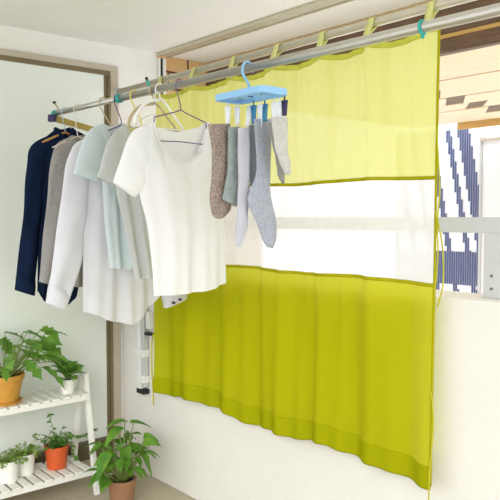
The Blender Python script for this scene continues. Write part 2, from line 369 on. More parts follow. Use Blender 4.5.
# neighbouring siding, its diagonal shadow bands drawn as navy strips
ns = thing('shadow_banded_siding', (0, 3.45, -.5), 'white siding with diagonal shadow bands drawn as navy vertical strips, seen right of the curtain', 'siding')
obj('siding_board', box(-.62, .318, 3.41, 3.47, -.5, 2.3), M['siding'], ns)
shadow_strip = MB()
def sx(px): return -.124 + (px - 438) * .01027
def sz(py): return 1.231 + (245 - py) * .00905
bands = [(384, 390), (403, 409), (422, 428), (441, 447), (460, 465.5), (472, 484)]
x = -.60
while x < .31:
    px = 438 + (x + .124) / .01027
    iv = []
    for a, b in bands:      # band edges at row 215, drifting right by .18 px per row
        for sh in (0,):
            y0 = 215 + (px - b) / .18; y1 = 215 + (px - a) / .18
            iv.append((sz(y1), sz(y0)))
    iv.append((sz(284), sz(251)))
    iv = sorted(iv); mg = []
    for a, b in iv:
        if mg and a <= mg[-1][1]: mg[-1] = (mg[-1][0], max(b, mg[-1][1]))
        else: mg.append((a, b))
    for a, b in mg:
        a = max(a, -.2); b = min(b, 2.28)
        a = round(a / .012) * .012
        if b - a > .02: shadow_strip.box(x, x + .013, 3.400, 3.412, a, b)
    x += .0235
obj('shadow_strip', shadow_strip, M['siding_shade'], ns)
obj('edge_trim', box(.314, .326, 3.39, 3.47, -.5, 2.22), M['rail'], ns)
nw = thing('neighbouring_wall', (1.2, 3.5, -.5), 'bright white neighbouring wall with a grey sloped cap, right of the shadow-banded siding', 'wall')
obj('wall_panel', box(.328, 1.25, 3.42, 3.55, -.5, 2.155), M['siding'], nw)
obj('cap', box(.328, 1.25, 3.36, 3.56, 2.155, 2.175), M['frame'], nw)
obj('pane', box(.42, 1.2, 3.405, 3.415, 1.35, 2.05), M['pane'], nw)
tag(obj('outdoor_ground', box(-6, 9, .4, 9, -.6, -.5), M['siding']), 'pale ground outside beyond the parapet', 'ground')['kind'] = 'structure'

# ---------------------------------------------------------------- curtain rod and lime curtain
RY, RZ = -.03, 2.230
rd = thing('curtain_rod', (2.0, RY, RZ), 'thin champagne metal rod close behind the steel pole, threaded through the curtain tabs', 'rod')
obj('tube', MB().tube([(.03, RY, RZ), (4.5, RY, RZ)], .0165, 16), M['rod'], rd, smooth=True)
obj('wall_flange', MB().tube([(.001, RY, RZ), (.03, RY, RZ)], .024, 20), M['rail'], rd, smooth=True)
for xx in (3.2,):
    obj('bracket', MB().box(xx - .012, xx + .012, RY - .006, RY + .006, RZ + .012, CEIL - .001), M['rail'], rd)

CX0, CX1, ZT, ZB = .472, 2.252, 2.156, .548
tabs = [.50, .80, 1.12, 1.42, 1.69, 1.945, 2.212]
def cfold(x, z):
    h = (ZT - z) / (ZT - ZB)
    s = .35 + .65 * h
    y = .018 * s * math.sin(x * 21 + 1.2 * math.sin(x * 3.1) + .6 * z) + .009 * s * math.sin(x * 47 + 1.9 * math.sin(4 * x) - 1.1 * z)
    y += .005 * math.sin(z * 5 + x * 9) + .004 * math.sin(x * 90 + 3 * z) * (1 - h) 
    for q, tx in enumerate(tabs): y -= .013 * (1 - h) * math.exp(-((x - tx - (.10 if q % 2 else -.07) * h) / (.022 + .05 * h)) ** 2)
    e = min(1, (CX1 - x) / .12)
    return -.052 + y * (.25 + .75 * max(0, e)) - .012 * h
def ctop(x):
    d = 9
    for a, b in zip(tabs[:-1], tabs[1:]):
        if a <= x <= b: return ZT - .020 * math.sin(PI * (x - a) / (b - a)) ** .8
    return ZT
def cbot(x):
    return ZB + .012 * math.sin(x * 7.5 + 1) + .006 * math.sin(x * 19)
def sag(x, z0, n=1): return z0 - .004 * math.sin(x * 9)
def panel(zt, zb, off=0., x0=CX0, x1=CX1, nx=360, nz=60):
    mb = MB(); v = []; f = []
    for j in range(nz + 1):
        for i in range(nx + 1):
            x = x0 + (x1 - x0) * i / nx; a = zt(x); b = zb(x); z = a + (b - a) * j / nz
            v.append((x, cfold(x, z) + off, z))
    for j in range(nz):
        for i in range(nx):
            q = j * (nx + 1) + i; f.append((q, q + 1, q + nx + 2, q + nx + 1))
    return mb.add(v, f)
cu = thing('tab_top_curtain', (1.35, -.05, RZ), 'lime green tab-top balcony curtain with a sheer white middle band, hanging before the parapet', 'curtain')
Z1, Z2 = 1.636, 1.262
up = obj('upper_panel', panel(ctop, lambda x: sag(x, Z1)), M['lime'], cu, smooth=True); up['label'] = 'pale lime translucent upper panel'
sh = obj('sheer_panel', panel(lambda x: sag(x, Z1), lambda x: sag(x, Z2)), M['sheer'], cu, smooth=True); sh['label'] = 'sheer white middle panel'
lo = obj('lower_panel', panel(lambda x: sag(x, Z2), lambda x: cbot(x) + .085), M['limelow'], cu, smooth=True); lo['label'] = 'deep lime lower panel'
obj('hem', panel(lambda x: cbot(x) + .085, cbot, nz=8), M['limehem'], cu, smooth=True, solid=.003)
for zz in (Z1, Z2):
    obj('binding', panel(lambda x: sag(x, zz) + .007, lambda x: sag(x, zz) - .006, off=-.003, nz=2), M['limebind'], cu, smooth=True, solid=.002)
obj('top_hem', panel(ctop, lambda x: ctop(x) - .022, off=-.003, nz=3), M['limetop'], cu, smooth=True, solid=.0015)
ed = MB(); v = []
ed.tube([(CX1, cfold(CX1, z) - .001, z) for z in [ZT - (ZT - ZB) * k / 60 for k in range(61)]], .0055, 8, .5)
obj('edge_binding', ed, M['limebind'], cu, smooth=True)
for tx in tabs:
    v = []; f = []; prof = []
    for k in range(17):
        a = PI * k / 16
        prof.append((RY - .0195 * math.cos(a), RZ + .0195 * math.sin(a)))
    yc = cfold(tx, ctop(tx))
    prof = [(yc - .003, ctop(tx) - .02), (yc - .003, ctop(tx) + .02)] + prof + [(yc + .004, ctop(tx) + .02), (yc + .004, ctop(tx) - .02)]
    for y, z in prof: v += [(tx - .015, y, z), (tx + .015, y, z)]
    for k in range(len(prof) - 1): f.append((2 * k, 2 * k + 1, 2 * k + 3, 2 * k + 2))
    obj('tab', MB().add(v, f), M['limetab'], cu, smooth=True, solid=.002)
def cord(name, pts, r=.003, fl=1.):
    P_ = [Vector(p) for p in pts]; out = []
    for i in range(len(P_) - 1):
        p0, p1, p2, p3 = P_[max(i - 1, 0)], P_[i], P_[i + 1], P_[min(i + 2, len(P_) - 1)]
        for k in range(6):
            t = k / 6; out.append(.5 * ((2 * p1) + (p2 - p0) * t + (2 * p0 - 5 * p1 + 4 * p2 - p3) * t * t + (3 * p1 - p0 - 3 * p2 + p3) * t ** 3))
    out.append(P_[-1])
    return MB().tube(out, r, 8, fl)
yc = cfold(CX1, 1.7) - .006
obj('tie', cord('t', [(CX1 + .002, yc, 1.80), (CX1 + .012, yc, 1.68), (CX1 + .018, yc, 1.58), (CX1 + .010, yc, 1.48), (CX1 + .014, yc, 1.36), (CX1 + .002, yc, 1.22)], .0032, .5), M['limecord'], cu, smooth=True)
obj('tie', cord('t', [(CX1 + .001, yc, 1.52), (CX1 + .030, yc - .004, 1.42), (CX1 + .040, yc - .004, 1.33), (CX1 + .034, yc, 1.25), (CX1 + .014, yc, 1.185)], .0032, .5), M['limecord'], cu, smooth=True)
obj('tie', cord('t', [(CX1 + .001, yc - .02, .90), (CX1 + .012, yc - .02, .86), (CX1 + .018, yc - .02, .78), (CX1 + .012, yc - .02, .68), (CX1 + .004, yc - .02, .58), (CX1 + .004, yc - .02, .44)], .0032, .5), M['limecord'], cu, smooth=True)
yl = cfold(CX0, .8)
obj('tie', cord('t', [(CX0 - .004, yl, .86), (CX0 - .022, yl, .80), (CX0 - .024, yl, .66), (CX0 - .012, yl, .54), (CX0 - .008, yl, .46)], .006, .5), M['limecord'], cu, smooth=True)

# ---------------------------------------------------------------- pole bracket on the parapet
pb = thing('pole_bracket', (.26, -.035, .47), 'white upright pole bracket with black foot and brass arm, left of the curtain', 'bracket')
obj('post', MB().box(.225, .262, -.040, -.006, .505, 1.93), M['white'], pb, bevel=.003)
obj('inner_track', MB().box(.268, .296, -.034, -.006, .52, 1.3).box(.262, .268, -.02, -.006, .52, 1.3), M['rail'], pb, bevel=.002)
for z in (.715, .565):
    obj('clamp', MB().box(.215, .304, -.048, -.002, z - .02, z + .022), M['white'], pb, bevel=.005)
obj('foot', MB().box(.222, .300, -.044, -.001, .480, .508), M['black'], pb, bevel=.004)
obj('side_plate', MB().box(.306, .345, -.030, -.001, .86, .96), M['white'], pb, bevel=.004)
obj('latch', MB().box(.300, .352, -.036, -.001, .825, .84), M['black'], pb, bevel=.002)
obj('arch', MB().tube([(.29, -.10 + .17 * (1 - math.cos(a)), 1.90 + .17 * math.sin(a)) for a in [PI / 2 * k / 12 for k in range(13)]], .009, 10), M['wirewhite'], pb, smooth=True)
obj('hinge', MB().box(.222, .30, -.105, -.03, 1.885, 1.925), M['white'], pb, bevel=.004)
ar = obj('arm', MB().bar((.42, -.61, 1.979), (.30, -.09, 1.912), .024, .028), M['arm'], pb, bevel=.003)
obj('end_cap', MB().bar((.426, -.636, 1.982), (.412, -.618, 1.979), .036, .036), M['navycap'], ar, bevel=.005)
obj('arm_hook', MB().tube([(.39, -.598, 2.06), (.425, -.60, 2.035), (.45, -.60, 2.012), (.45, -.60, 1.985)], .0045, 8), M['beige'], ar, smooth=True)
obj('hook_tip', MB().lathe((.388, -.598, 2.063), [(.001, -.008), (.007, -.005), (.009, 0), (.007, .006), (.001, .008)], 12), M['black'], ar, smooth=True)

# ---------------------------------------------------------------- laundry pole
def pz(x): return 2.008 - (x - .45) * .0108
lp = thing('laundry_pole', (1.6, -.6, 2.0), 'long satin steel laundry pole holding hangers and the sky blue peg hanger', 'pole')
obj('tube', MB().tube([(.40, -.6, pz(.4)), (1.03, -.6, pz(1.03))], .0125, 18), M['chrome'], lp, smooth=True)
obj('outer_tube', MB().tube([(1.03, -.6, pz(1.03)), (4.2, -.6, pz(4.2))], .0148, 18), M['chrome'], lp, smooth=True)
obj('end_cap', MB().tube([(.385, -.6, pz(.4)), (.41, -.6, pz(.4))], .017, 14), M['teal'], lp, smooth=True)
obj('joint_ring', MB().tube([(1.018, -.6, pz(1.02)), (1.042, -.6, pz(1.04))], .0185, 18), M['teal'], lp, smooth=True)
obj('stop_ring', MB().torus((2.578, -.6, pz(2.578)), (1, 0, 0), .0165, .0042).tube([(2.578, -.6, pz(2.578) - .016), (2.578, -.6, pz(2.578) - .028)], .005, 8), M['teal'], lp, smooth=True)
obj('clamp_pin', MB().tube([(1.275, -.6, pz(1.27) + .012), (1.26, -.605, pz(1.27) + .045)], .005, 8), M['teal'], lp, smooth=True)
obj('clamp_pin_tip', MB().tube([(1.26, -.605, pz(1.27) + .045), (1.256, -.606, pz(1.27) + .056)], .006, 8), M['black'], lp, smooth=True)
obj('end_support', MB().box(4.15, 4.19, -.62, -.58, pz(4.2) + .016, CEIL - .001), M['rail'], lp)

# ---------------------------------------------------------------- hangers
def crom(P_, n=8):
    P_ = [Vector(p) for p in P_]; out = []
    for i in range(len(P_) - 1):
        p0, p1, p2, p3 = P_[max(i - 1, 0)], P_[i], P_[i + 1], P_[min(i + 2, len(P_) - 1)]
        for k in range(n):
            t = k / n; out.append(.5 * ((2 * p1) + (p2 - p0) * t + (2 * p0 - 5 * p1 + 4 * p2 - p3) * t * t + (3 * p1 - p0 - 3 * p2 + p3) * t ** 3))
    out.append(P_[-1]); return out
def hanger(x, cy, zn, half, drop, m, label, r=.0022, rf=None, mf=None, bar=0., arc=False):
    """hook over the pole at x, neck at zn, two shoulders"""
    z0 = pz(x); R_ = .0155 + r + .001
    h = thing('clothes_hanger', (x, -.6, z0 + R_), label, 'hanger', 'clothes hangers on the laundry pole')
    pts = [(x, -.6 + R_ * math.cos(a), z0 + R_ * math.sin(a)) for a in [-.3 + (PI * .92 + .3) * k / 14 for k in range(15)]]
    pts += [(x, -.6 - R_ * .95, z0 - .02), (x, cy - .004, zn + .035), (x, cy, zn + .006)]
    obj('hook', MB().tube(crom(pts, 3), r, 8), m, h, smooth=True)
    rr = rf or r * 1.15
    fr = MB().tube(crom([(x, cy, zn + .008), (x, cy + half * .25, zn - drop * .12), (x, cy + half * .7, zn - drop * .65), (x, cy + half, zn - drop)]), rr, 8)
    if arc: fr.tube([(x, cy - half * math.sin(PI / 2 * k / 12), zn - drop * (1 - math.cos(PI / 2 * k / 12))) for k in range(13)], rr * 1.4, 10)
    else: fr.tube(crom([(x, cy, zn + .008), (x, cy - half * .25, zn - drop * .12), (x, cy - half * .7, zn - drop * .65), (x, cy - half, zn - drop)]), rr, 8)
    bz = zn - drop - bar
    fr.tube(crom([(x, cy - half, zn - drop), (x, cy - half * 1.04, zn - drop - .5 * bar - .004), (x, cy - half * .97, bz), (x, cy, bz), (x, cy + half * .97, bz), (x, cy + half * 1.04, zn - drop - .5 * bar - .004), (x, cy + half, zn - drop)], 5), r, 8)
    obj('frame', fr, mf or m, h, smooth=True)
    return h

# ---------------------------------------------------------------- garments
def interp(P_, t):
    n = len(P_) - 1; u = min(max(t, 0), 1) * n; i = min(int(u), n - 1); f = u - i
    p0, p1, p2, p3 = P_[max(i - 1, 0)], P_[i], P_[i + 1], P_[min(i + 2, n)]
    return tuple(.5 * (2 * p1[k] + (p2[k] - p0[k]) * f + (2 * p0[k] - 5 * p1[k] + 4 * p2[k] - p3[k]) * f * f + (3 * p1[k] - p0[k] - 3 * p2[k] + p3[k]) * f ** 3) for k in (0, 1))
def lin(P_, t):
    n = len(P_) - 1; u = min(max(t, 0), 1) * n; i = min(int(u), n - 1); f = u - i
    return tuple(P_[i][k] * (1 - f) + P_[i + 1][k] * f for k in (0, 1))
def atz(P_, z):
    """y of an edge at height z; edge runs downward"""
    if z >= P_[0][1]: return P_[0][0]
    for a, b in zip(P_[:-1], P_[1:]):
        if b[1] <= z <= a[1]: return a[0] + (b[0] - a[0]) * (a[1] - z) / max(1e-6, a[1] - b[1])
    return P_[-1][0]
def dense(P_, k=8): return [interp(P_, i / ((len(P_) - 1) * k)) for i in range((len(P_) - 1) * k + 1)]
def shirt_body(g, thick=.045, fold=.012, ph=0.):
    Ld, Rd = dense(g['L']), dense(g['R']); x0 = g['x']
    yL, yR = g['L'][0][0], g['R'][0][0]
    def topz(P_, f):
        y = yL + (yR - yL) * f
        y = min(max(y, P_[0][0]), P_[-1][0])
        for a, b in zip(P_[:-1], P_[1:]):
            if a[0] <= y <= b[0]: return a[1] + (b[1] - a[1]) * (y - a[0]) / max(1e-6, b[0] - a[0])
        return P_[-1][1]
    NX, NZ = 64, 70; v = []; f = []
    def col(fr, side):
        T = topz(g['top'] if side < 0 else g['front'], fr); B = interp(g['hem'], fr)[1]
        out = []
        for j in range(NZ + 1):
            s = j / NZ; z = T + (B - T) * s
            l = atz(Ld, z); r = atz(Rd, z); y = l + (r - l) * fr
            if fr == 0 or fr == 1: pass
            prof = max(0, 1 - (2 * fr - 1) ** 2) ** .55
            e = min(1, s * 6 + .0)
            th = thick * prof * (.30 + .70 * e * (1 - .25 * s))
            w = fold * s * prof * (math.sin(fr * 15 + ph + 1.5 * s) + .6 * math.sin(fr * 31 + 2 * ph + s * 3 + side))
            w += .25 * fold * prof * math.sin(z * 18 + fr * 9 + ph) * math.sin(fr * 11 + z * 7)
            out.append((x0 + side * th + w, y, z))
        return out
    for side in (1, -1):
        base = len(v)
        for i in range(NX + 1): v += col(i / NX, side)
        for i in range(NX):
            for j in range(NZ):
                q = base + i * (NZ + 1) + j
                f.append((q, q + 1, q + NZ + 2, q + NZ + 1) if side > 0 else (q, q + NZ + 1, q + NZ + 2, q + 1))
    return MB().add(v, f)
def ptube(A, B, x0, thick, nr=40, n=24, cap=False, fold=.003, ph=0., xs=None, taper=None):
    """flattened tube between two edge lines lying in the plane x = x0"""
    v = []; f = []
    for i in range(nr + 1):
        t = i / nr; a = interp(A, t); b = interp(B, t)
        c = ((a[0] + b[0]) / 2, (a[1] + b[1]) / 2); h = ((b[0] - a[0]) / 2, (b[1] - a[1]) / 2)
        th = thick if cap else thick * min(1., .25 + 2.2 * t) * (1 - .25 * t)
        if cap and t > .85: th *= max(.25, math.sqrt(max(0, 1 - ((t - .85) / .16) ** 2)))
        for k in range(n):
            an = 2 * PI * k / n; cc, ss = math.cos(an), math.sin(an)
            ss_ = abs(ss) ** .8 * (1 if ss > 0 else -1)
            w = fold * t * math.sin(cc * 4 + t * 9 + ph) + fold * .5 * math.sin(t * 23 + cc * 2 + ph)
            v.append((x0 + (xs(t) if xs else 0) + th * ss_ + w, c[0] + h[0] * cc, c[1] + h[1] * cc))
    for i in range(nr):
        for k in range(n): f.append((i * n + k, i * n + (k + 1) % n, (i + 1) * n + (k + 1) % n, (i + 1) * n + k))
    if cap: f.append(tuple(nr * n + k for k in range(n)))
    return MB().add(v, f)

GM = dict(navy=cloth('navy_cotton', (.012, .022, .055), .08, var=.08), taupe=cloth('taupe_knit', (.42, .40, .385), .15, var=.08, mottle=90, bump=.4, weave=250),
          white=cloth('pale_white_shirting', (.90, .90, .94), .35, .03, var=.02), mint=cloth('pale_mint_jersey', (.74, .83, .84), .25, var=.02, mottle=30),
          gray=cloth('light_grey_marl', (.68, .70, .69), .2, var=.05, mottle=160), tee=cloth('bright_white_jersey', (.96, .96, .96), .3, var=.003))
GL = dict(navy=('long_sleeved_shirt', 'dark navy long-sleeved shirt hanging farthest left on the laundry pole', 'shirt', .032),
          taupe=('knit_sweater', 'taupe grey long-sleeved top hanging between the navy shirt and the white shirt', 'top', .022),
          white=('long_sleeved_shirt', 'pale white long-sleeved shirt with loose cuffs and curved hem, behind the mint top', 'shirt', .036),
          mint=('short_sleeved_top', 'pale mint blue short-sleeved top hanging in front of the long-sleeved white shirt', 'top', .022),
          gray=('short_sleeved_top', 'light grey short-sleeved top hanging directly behind the bright white T-shirt', 'top', .022),
          tee=('t_shirt', 'bright white scoop-neck T-shirt hanging in front, left of the socks', 'T-shirt', .040))
for i, (n, g) in enumerate(DATA['G'].items()):
    nm, lab, cat, th = GL[n]
    ctr = ((g['L'][0][0] + g['R'][0][0]) / 2)
    r = thing(nm, (g['x'], ctr, max(p[1] for p in g['top'])), lab, cat)
    obj('body', shirt_body(g, th, .014 if n != 'tee' else .011, i * 1.7), GM[n], r, smooth=True)
    for k, (a, b) in enumerate(g['sl']):
        # begin the sleeve slightly inside the body so the shoulder is closed
        long_ = n in ('navy', 'white', 'taupe')
        sl = obj('sleeve', ptube(a, b, g['x'] + (.002 if k == 0 else -.002), .024 if long_ else .019, ph=i + k * 2, fold=.007 if long_ else .003), GM[n], r, smooth=True)
        if n in ('navy', 'white'):
            # cuff: the last tenth of the sleeve, slightly larger
            aa = [interp(a, .90 + .02 * q) for q in range(6)]; bb = [interp(b, .90 + .02 * q) for q in range(6)]
            cf = obj('cuff', ptube(aa, bb, g['x'] + (.002 if k == 0 else -.002), .042, nr=6, fold=.001), GM[n], sl, smooth=True)
            if n == 'white' and k == 1:
                c = interp(a, .975); d = interp(b, .975)
                for q in (.50, .78):
                    by, bz = c[0] * (1 - q) + d[0] * q, c[1] * (1 - q) + d[1] * q
                    obj('button', MB().tube([(g['x'] + .030, by, bz), (g['x'] + .046, by, bz)], .006, 10), M['navycap'], sl)
    if n in ('navy', 'white', 'tee'):
        # neckband / collar following the neckline
        fr = dense(g['front'][2:-2], 8); bk = dense(g['top'][2:-2], 8)
        mb = MB(); loop = []
        w = .012 if n == 'tee' else .03
        L_ = [p for p in fr]; 
        yl, yr = fr[0][0], fr[-1][0]
        def prof(y): 
            q = min(max((y - yl) / (yr - yl), 0), 1); return .30 * th + th * .5 * math.sin(PI * q)
        mb.tube([(g['x'] + prof(p[0]) * (1.0 if n != 'tee' else .9), p[0], p[1]) for p in fr], .0030 if n == 'tee' else .008, 8)
        mb.tube([(g['x'] - prof(p[0]) * .9, p[0], p[1]) for p in bk], .0030 if n == 'tee' else .011, 8)
        obj('neckband' if n == 'tee' else 'collar', mb, GM[n], r, smooth=True)

hanger(.51, -.60, 1.898, .12, .05, M['lblue'], 'light blue hook hanger with orange wooden shoulders inside the navy shirt', rf=.006, mf=M['woodh'])
hanger(.64, -.60, 1.868, .12, .05, M['pink'], 'pale pink wire hanger holding the taupe grey sweater')
hanger(.89, -.56, 1.868, .13, .06, M['beige'], 'beige plastic hanger with a curved frame holding the pale white shirt', r=.003, rf=.005)
hanger(1.02, -.585, 1.884, .11, .04, M['purple'], 'dark purple wire hanger holding the pale mint top')
hanger(1.155, -.570, 1.870, .11, .04, M['yellow'], 'yellow hanger holding the light grey top', r=.003)
hanger(1.345, -.60, 1.955, .115, .11, M['wirewhite'], 'white plastic hanger with a tall arched arm, just left of the purple one', r=.003, rf=.0045, arc=True)
hanger(1.300, -.60, 1.945, .115, .10, M['beige'], 'beige hanger with a tall arched arm, directly behind the white arched one', r=.003, rf=.0045, arc=True)
hanger(1.484, -.597, 1.893, .118, .030, M['purple'], 'purple wire hanger seen whole in the neckline of the bright white T-shirt', r=.002, bar=.082)

# ---------------------------------------------------------------- peg hanger
ph = thing('peg_hanger', (1.88, -.58, 1.9), 'sky blue plastic peg hanger frame with white pegs holding socks', 'peg hanger')
def rrect(c, hx, hy, w, z0, z1, rot, rc=.022):
    """rounded rectangular ring"""
    def loop(ax, ay, r):
        out = []
        for cx_, cy_, a0 in ((ax - r, ay - r, 0), (-ax + r, ay - r, PI / 2), (-ax + r, -ay + r, PI), (ax - r, -ay + r, 1.5 * PI)):
            for k in range(7):
                a = a0 + PI / 2 * k / 6; out.append((cx_ + r * math.cos(a), cy_ + r * math.sin(a)))
        return out
    o_, i_ = loop(hx, hy, rc), loop(hx - w, hy - w, max(.004, rc - w))
    n = len(o_); v = []; f = []
    for ring, z in ((o_, z0), (o_, z1), (i_, z1), (i_, z0)):
        for p in ring:
            x = p[0] * math.cos(rot) - p[1] * math.sin(rot); y = p[0] * math.sin(rot) + p[1] * math.cos(rot)
            v.append((c[0] + x, c[1] + y, z))
    for q in range(4):
        for k in range(n): f.append((q * n + k, q * n + (k + 1) % n, ((q + 1) % 4) * n + (k + 1) % n, ((q + 1) % 4) * n + k))
    return MB().add(v, f)
HC = (1.882, -.590)
frm = rrect(HC, .127, .062, .011, 1.893, 1.915, 0.0)
frm.box(HC[0] - .125, HC[0] + .125, HC[1] - .008, HC[1] + .008, 1.900, 1.912)
frm.box(HC[0] - .060, HC[0] - .048, HC[1] - .06, HC[1] + .06, 1.900, 1.912).box(HC[0] + .048, HC[0] + .060, HC[1] - .06, HC[1] + .06, 1.900, 1.912)
frm.box(HC[0] - .122, HC[0] - .058, HC[1] - .058, HC[1] + .058, 1.908, 1.911)
obj('tray_frame', frm, M['blue'], ph, bevel=.0015)
hz = pz(1.88)
hk = [(1.88, -.6 + .021 * math.cos(a), hz + .021 * math.sin(a)) for a in [-.5 + (PI * .95 + .5) * k / 14 for k in range(15)]]
hk += [(1.88, -.622, hz - .02), (1.882, -.600, hz - .05), (1.882, -.590, 1.912)]
obj('hook', MB().tube(crom(hk, 3), .0055, 10, .8), M['blue'], ph, smooth=True)
obj('swivel', MB().tube([(1.882, -.59, 1.900), (1.882, -.59, 1.930)], .011, 14), M['blue'], ph, smooth=True)
def peg(x, y, zt=1.893, L=.075, m='clip', tilt=0.):
    p = MB()
    for s in (-1, 1):
        p.tube(crom([(x + s * .009, y + tilt * 0, zt - .012), (x + s * .006, y + tilt * .5, zt - .035), (x + s * .0035, y + tilt, zt - L)], 4), .0062, 8, .8)
    p.torus((x, y + tilt * .5, zt - .036), (0, 1, 0), .006, .0018, 10)
    p.tube([(x, y, zt + .004), (x, y, zt - .018)], .0028, 8)
    p.tube([(x - .009, y, zt - .016), (x + .009, y, zt - .016)], .0028, 8)
    obj('peg', p, M[m], ph, smooth=True)
for s_, yy, zz in ((1.760, -.590, 1.825), (1.775, -.560, 1.83),):
    peg(s_, yy)
peg(1.812, -.532, L=.082, tilt=-.012); peg(1.840, -.54, L=.075, m='dclip')
peg(1.865, -.532, L=.088); peg(1.885, -.528, L=.070, m='dclip')
peg(1.935, -.53, L=.066); peg(1.960, -.530, L=.076); peg(1.985, -.53, L=.062, m='navycap')

SM = {'brown': cloth('brown_marl_wool', (.50, .40, .34), .1, var=.27, mottle=170, bump=.8, weave=300), 'green': cloth('grey_green_knit', (.38, .43, .42), .1, var=.08, mottle=60),
      'pale': cloth('pale_grey_knit', (.66, .66, .73), .15, var=.05), 'slate': cloth('slate_grey_knit', (.29, .32, .37), .1, var=.08),
      'bluish': cloth('blue_grey_marl', (.50, .53, .61), .1, var=.12, mottle=150, bump=.4), 'shade': cloth('taupe_grey_knit', (.36, .35, .32), .1, var=.05),
      'light': cloth('light_grey_cotton', (.68, .67, .63), .12, var=.06, mottle=50)}
SL = {'brown': 'flecked brown wool sock, leftmost of the socks on the blue peg hanger', 'green': 'grey-green sock hanging between the brown wool sock and the narrow pale sock',
      'pale': 'narrow pale lavender-grey sock seen edge-on, with a pointed toe hanging low', 'slate': 'short slate grey sock mostly behind the large blue-grey sock',
      'bluish': 'large blue-grey sock hanging lowest right of the pale narrow sock', 'shade': 'darker taupe sock behind the rightmost light grey sock',
      'light': 'light grey sock, rightmost on the peg hanger, against the lime curtain'}
for i, (x, a, b, c) in enumerate(DATA['S']):
    tp = ((a[0][0] + b[0][0]) / 2, (a[0][1] + b[0][1]) / 2)
    s = thing('sock', (x, tp[0], tp[1]), SL[c], 'sock', 'socks on the peg hanger')
    # small pocket of thickness, closed toe
    obj('knit_body', ptube(a, b, x, .010, nr=50, n=24, cap=True, fold=.002, ph=i * 1.3), SM[c], s, smooth=True)
    aa = [interp(a, q * .02) for q in range(4)]; bb = [interp(b, q * .02) for q in range(4)]
    obj('ribbed_cuff', ptube(aa, bb, x, .0118, nr=4, n=24, fold=.0005), SM[c], s, smooth=True)

# ---------------------------------------------------------------- plant stand
st = thing('plant_stand', (.19, -.9, 0), 'white wooden two-tier ladder plant stand by the mint door panel', 'plant stand')
TOPZ, LOWZ = .545, .14
def legx(z, front): return (.345 - .12 * z / .63) if front else (.055 + .12 * z / .63)
YS = (-.366, -1.20)
for y in YS:
    for fr_ in (True, False):
        obj('leg', MB().bar((legx(0, fr_), y, 0.002), (legx(.635, fr_), y, .635), .024, .030, up=(1, 0, 0)), M['shelf'], st, bevel=.002)
    obj('leg_cap', MB().box(.155, .245, y - .013, y + .013, .628, .645), M['shelf'], st, bevel=.002)
def tier(z, xa, xb, n):
    t_ = MB()
    t_.box(xa, xa + .018, YS[1] + .013, YS[0] - .013, z - .032, z - .006).box(xb - .018, xb, YS[1] + .013, YS[0] - .013, z - .032, z - .006)
    obj('shelf_rail', t_, M['shelf'], st, bevel=.0015)
    sl = MB(); y = YS[0] - .018
    while y - .040 > YS[1] + .01:
        sl.box(xa - .004, xb + .006, y - .038, y, z - .006, z + .006); y -= .056
    obj('slats', sl, M['shelf'], st, bevel=.0015)
tier(TOPZ, .095, .305, 10); tier(LOWZ, .065, .330, 10)

# ---------------------------------------------------------------- plants
def leaf(mb, base, d, L, W, droop=.3, shape='oval', roll=0., n=7):
    d = Vector(d).normalized(); side = d.cross(Vector((0, 0, 1)))
    if side.length < .1: side = d.cross(Vector((1, 0, 0)))
    side.normalize(); up = side.cross(d).normalized()
    side = (side * math.cos(roll) + up * math.sin(roll)).normalized(); up = side.cross(d).normalized()
    v = []; f = []; p = Vector(base)
    for i in range(n + 1):
        t = i / n
        if shape == 'heart': w = W * (min(1, (t * 5) ** .5 if t < .2 else 1) * (1 - t) ** .75 * 1.15 + .0)
        elif shape == 'lobed': w = W * (.35 + .65 * abs(math.sin(t * 3.2 * PI + .6))) * math.sin(PI * min(1, t * .92 + .08)) ** .5
        elif shape == 'ivy': w = W * (1.0 if t < .25 else (.62 if t < .45 else .9 if t < .6 else .5)) * (1 - t ** 3) * (t > 0)
        else: w = W * math.sin(PI * (t * .94 + .03)) ** .8
        q = p + d * (L * t) - Vector((0, 0, 1)) * (droop * L * t * t)
        back = -d * (.18 * L) * (1 if (shape == 'heart' and i <= 1) else 0)
        v += [q + side * w / 2 + up * (w * .16) + back, q, q - side * w / 2 + up * (w * .16) + back]
    for i in range(n):
        a = i * 3
        f += [(a, a + 3, a + 4, a + 1), (a + 1, a + 4, a + 5, a + 2)]
    mb.add(v, f)
def plant(name, base, label, cat, pot_prof, pm, soil_z, soil_r, lm, grow, saucer=None, group=None):
    p = thing(name, base, label, cat, group)
    obj('pot', MB().lathe(base, pot_prof), pm, p, smooth=False)
    if saucer: obj('saucer', MB().lathe(base, saucer), pm, p)
    obj('soil', MB().lathe((base[0], base[1], base[2] + soil_z), [(.001, .006), (soil_r * .6, .005), (soil_r, 0), (soil_r, -.01), (.001, -.012)]), M['soil'], p, smooth=True)
    lf, sm_ = MB(), MB(); grow(lf, sm_, Vector(base) + Vector((0, 0, soil_z)))
    obj('stems', sm_, M['stem'], p, smooth=True); obj('foliage', lf, lm, p, smooth=True)
    return p
def stemleaf(lf, sm_, p0, p1, L, W, d=None, droop=.3, shape='oval', r=.002, roll=0., bow=.25):
    p0, p1 = Vector(p0), Vector(p1); mid = (p0 + p1) / 2 + Vector((0, 0, bow * (p1 - p0).length * .5))
    pts = [p0 * (1 - t) ** 2 + mid * 2 * t * (1 - t) + p1 * t * t for t in [k / 6 for k in range(7)]]
    sm_.tube(pts, r, 6)
    dd = Vector(d) if d else (pts[-1] - pts[-3]) + Vector((0, 0, -.01))
    leaf(lf, p1, dd, L, W, droop, shape, roll)
R_ = random.random
def pot(r0, r1, h, rim=.0, t=.006):
    return [(.001, 0), (r0, 0), (r0 + .002, .003), (r1, h - rim), (r1 + (.004 if rim else 0), h - rim), (r1 + (.004 if rim else 0), h), (r1 - t, h), (r1 - t, h - .02), (.001, h - .021)]
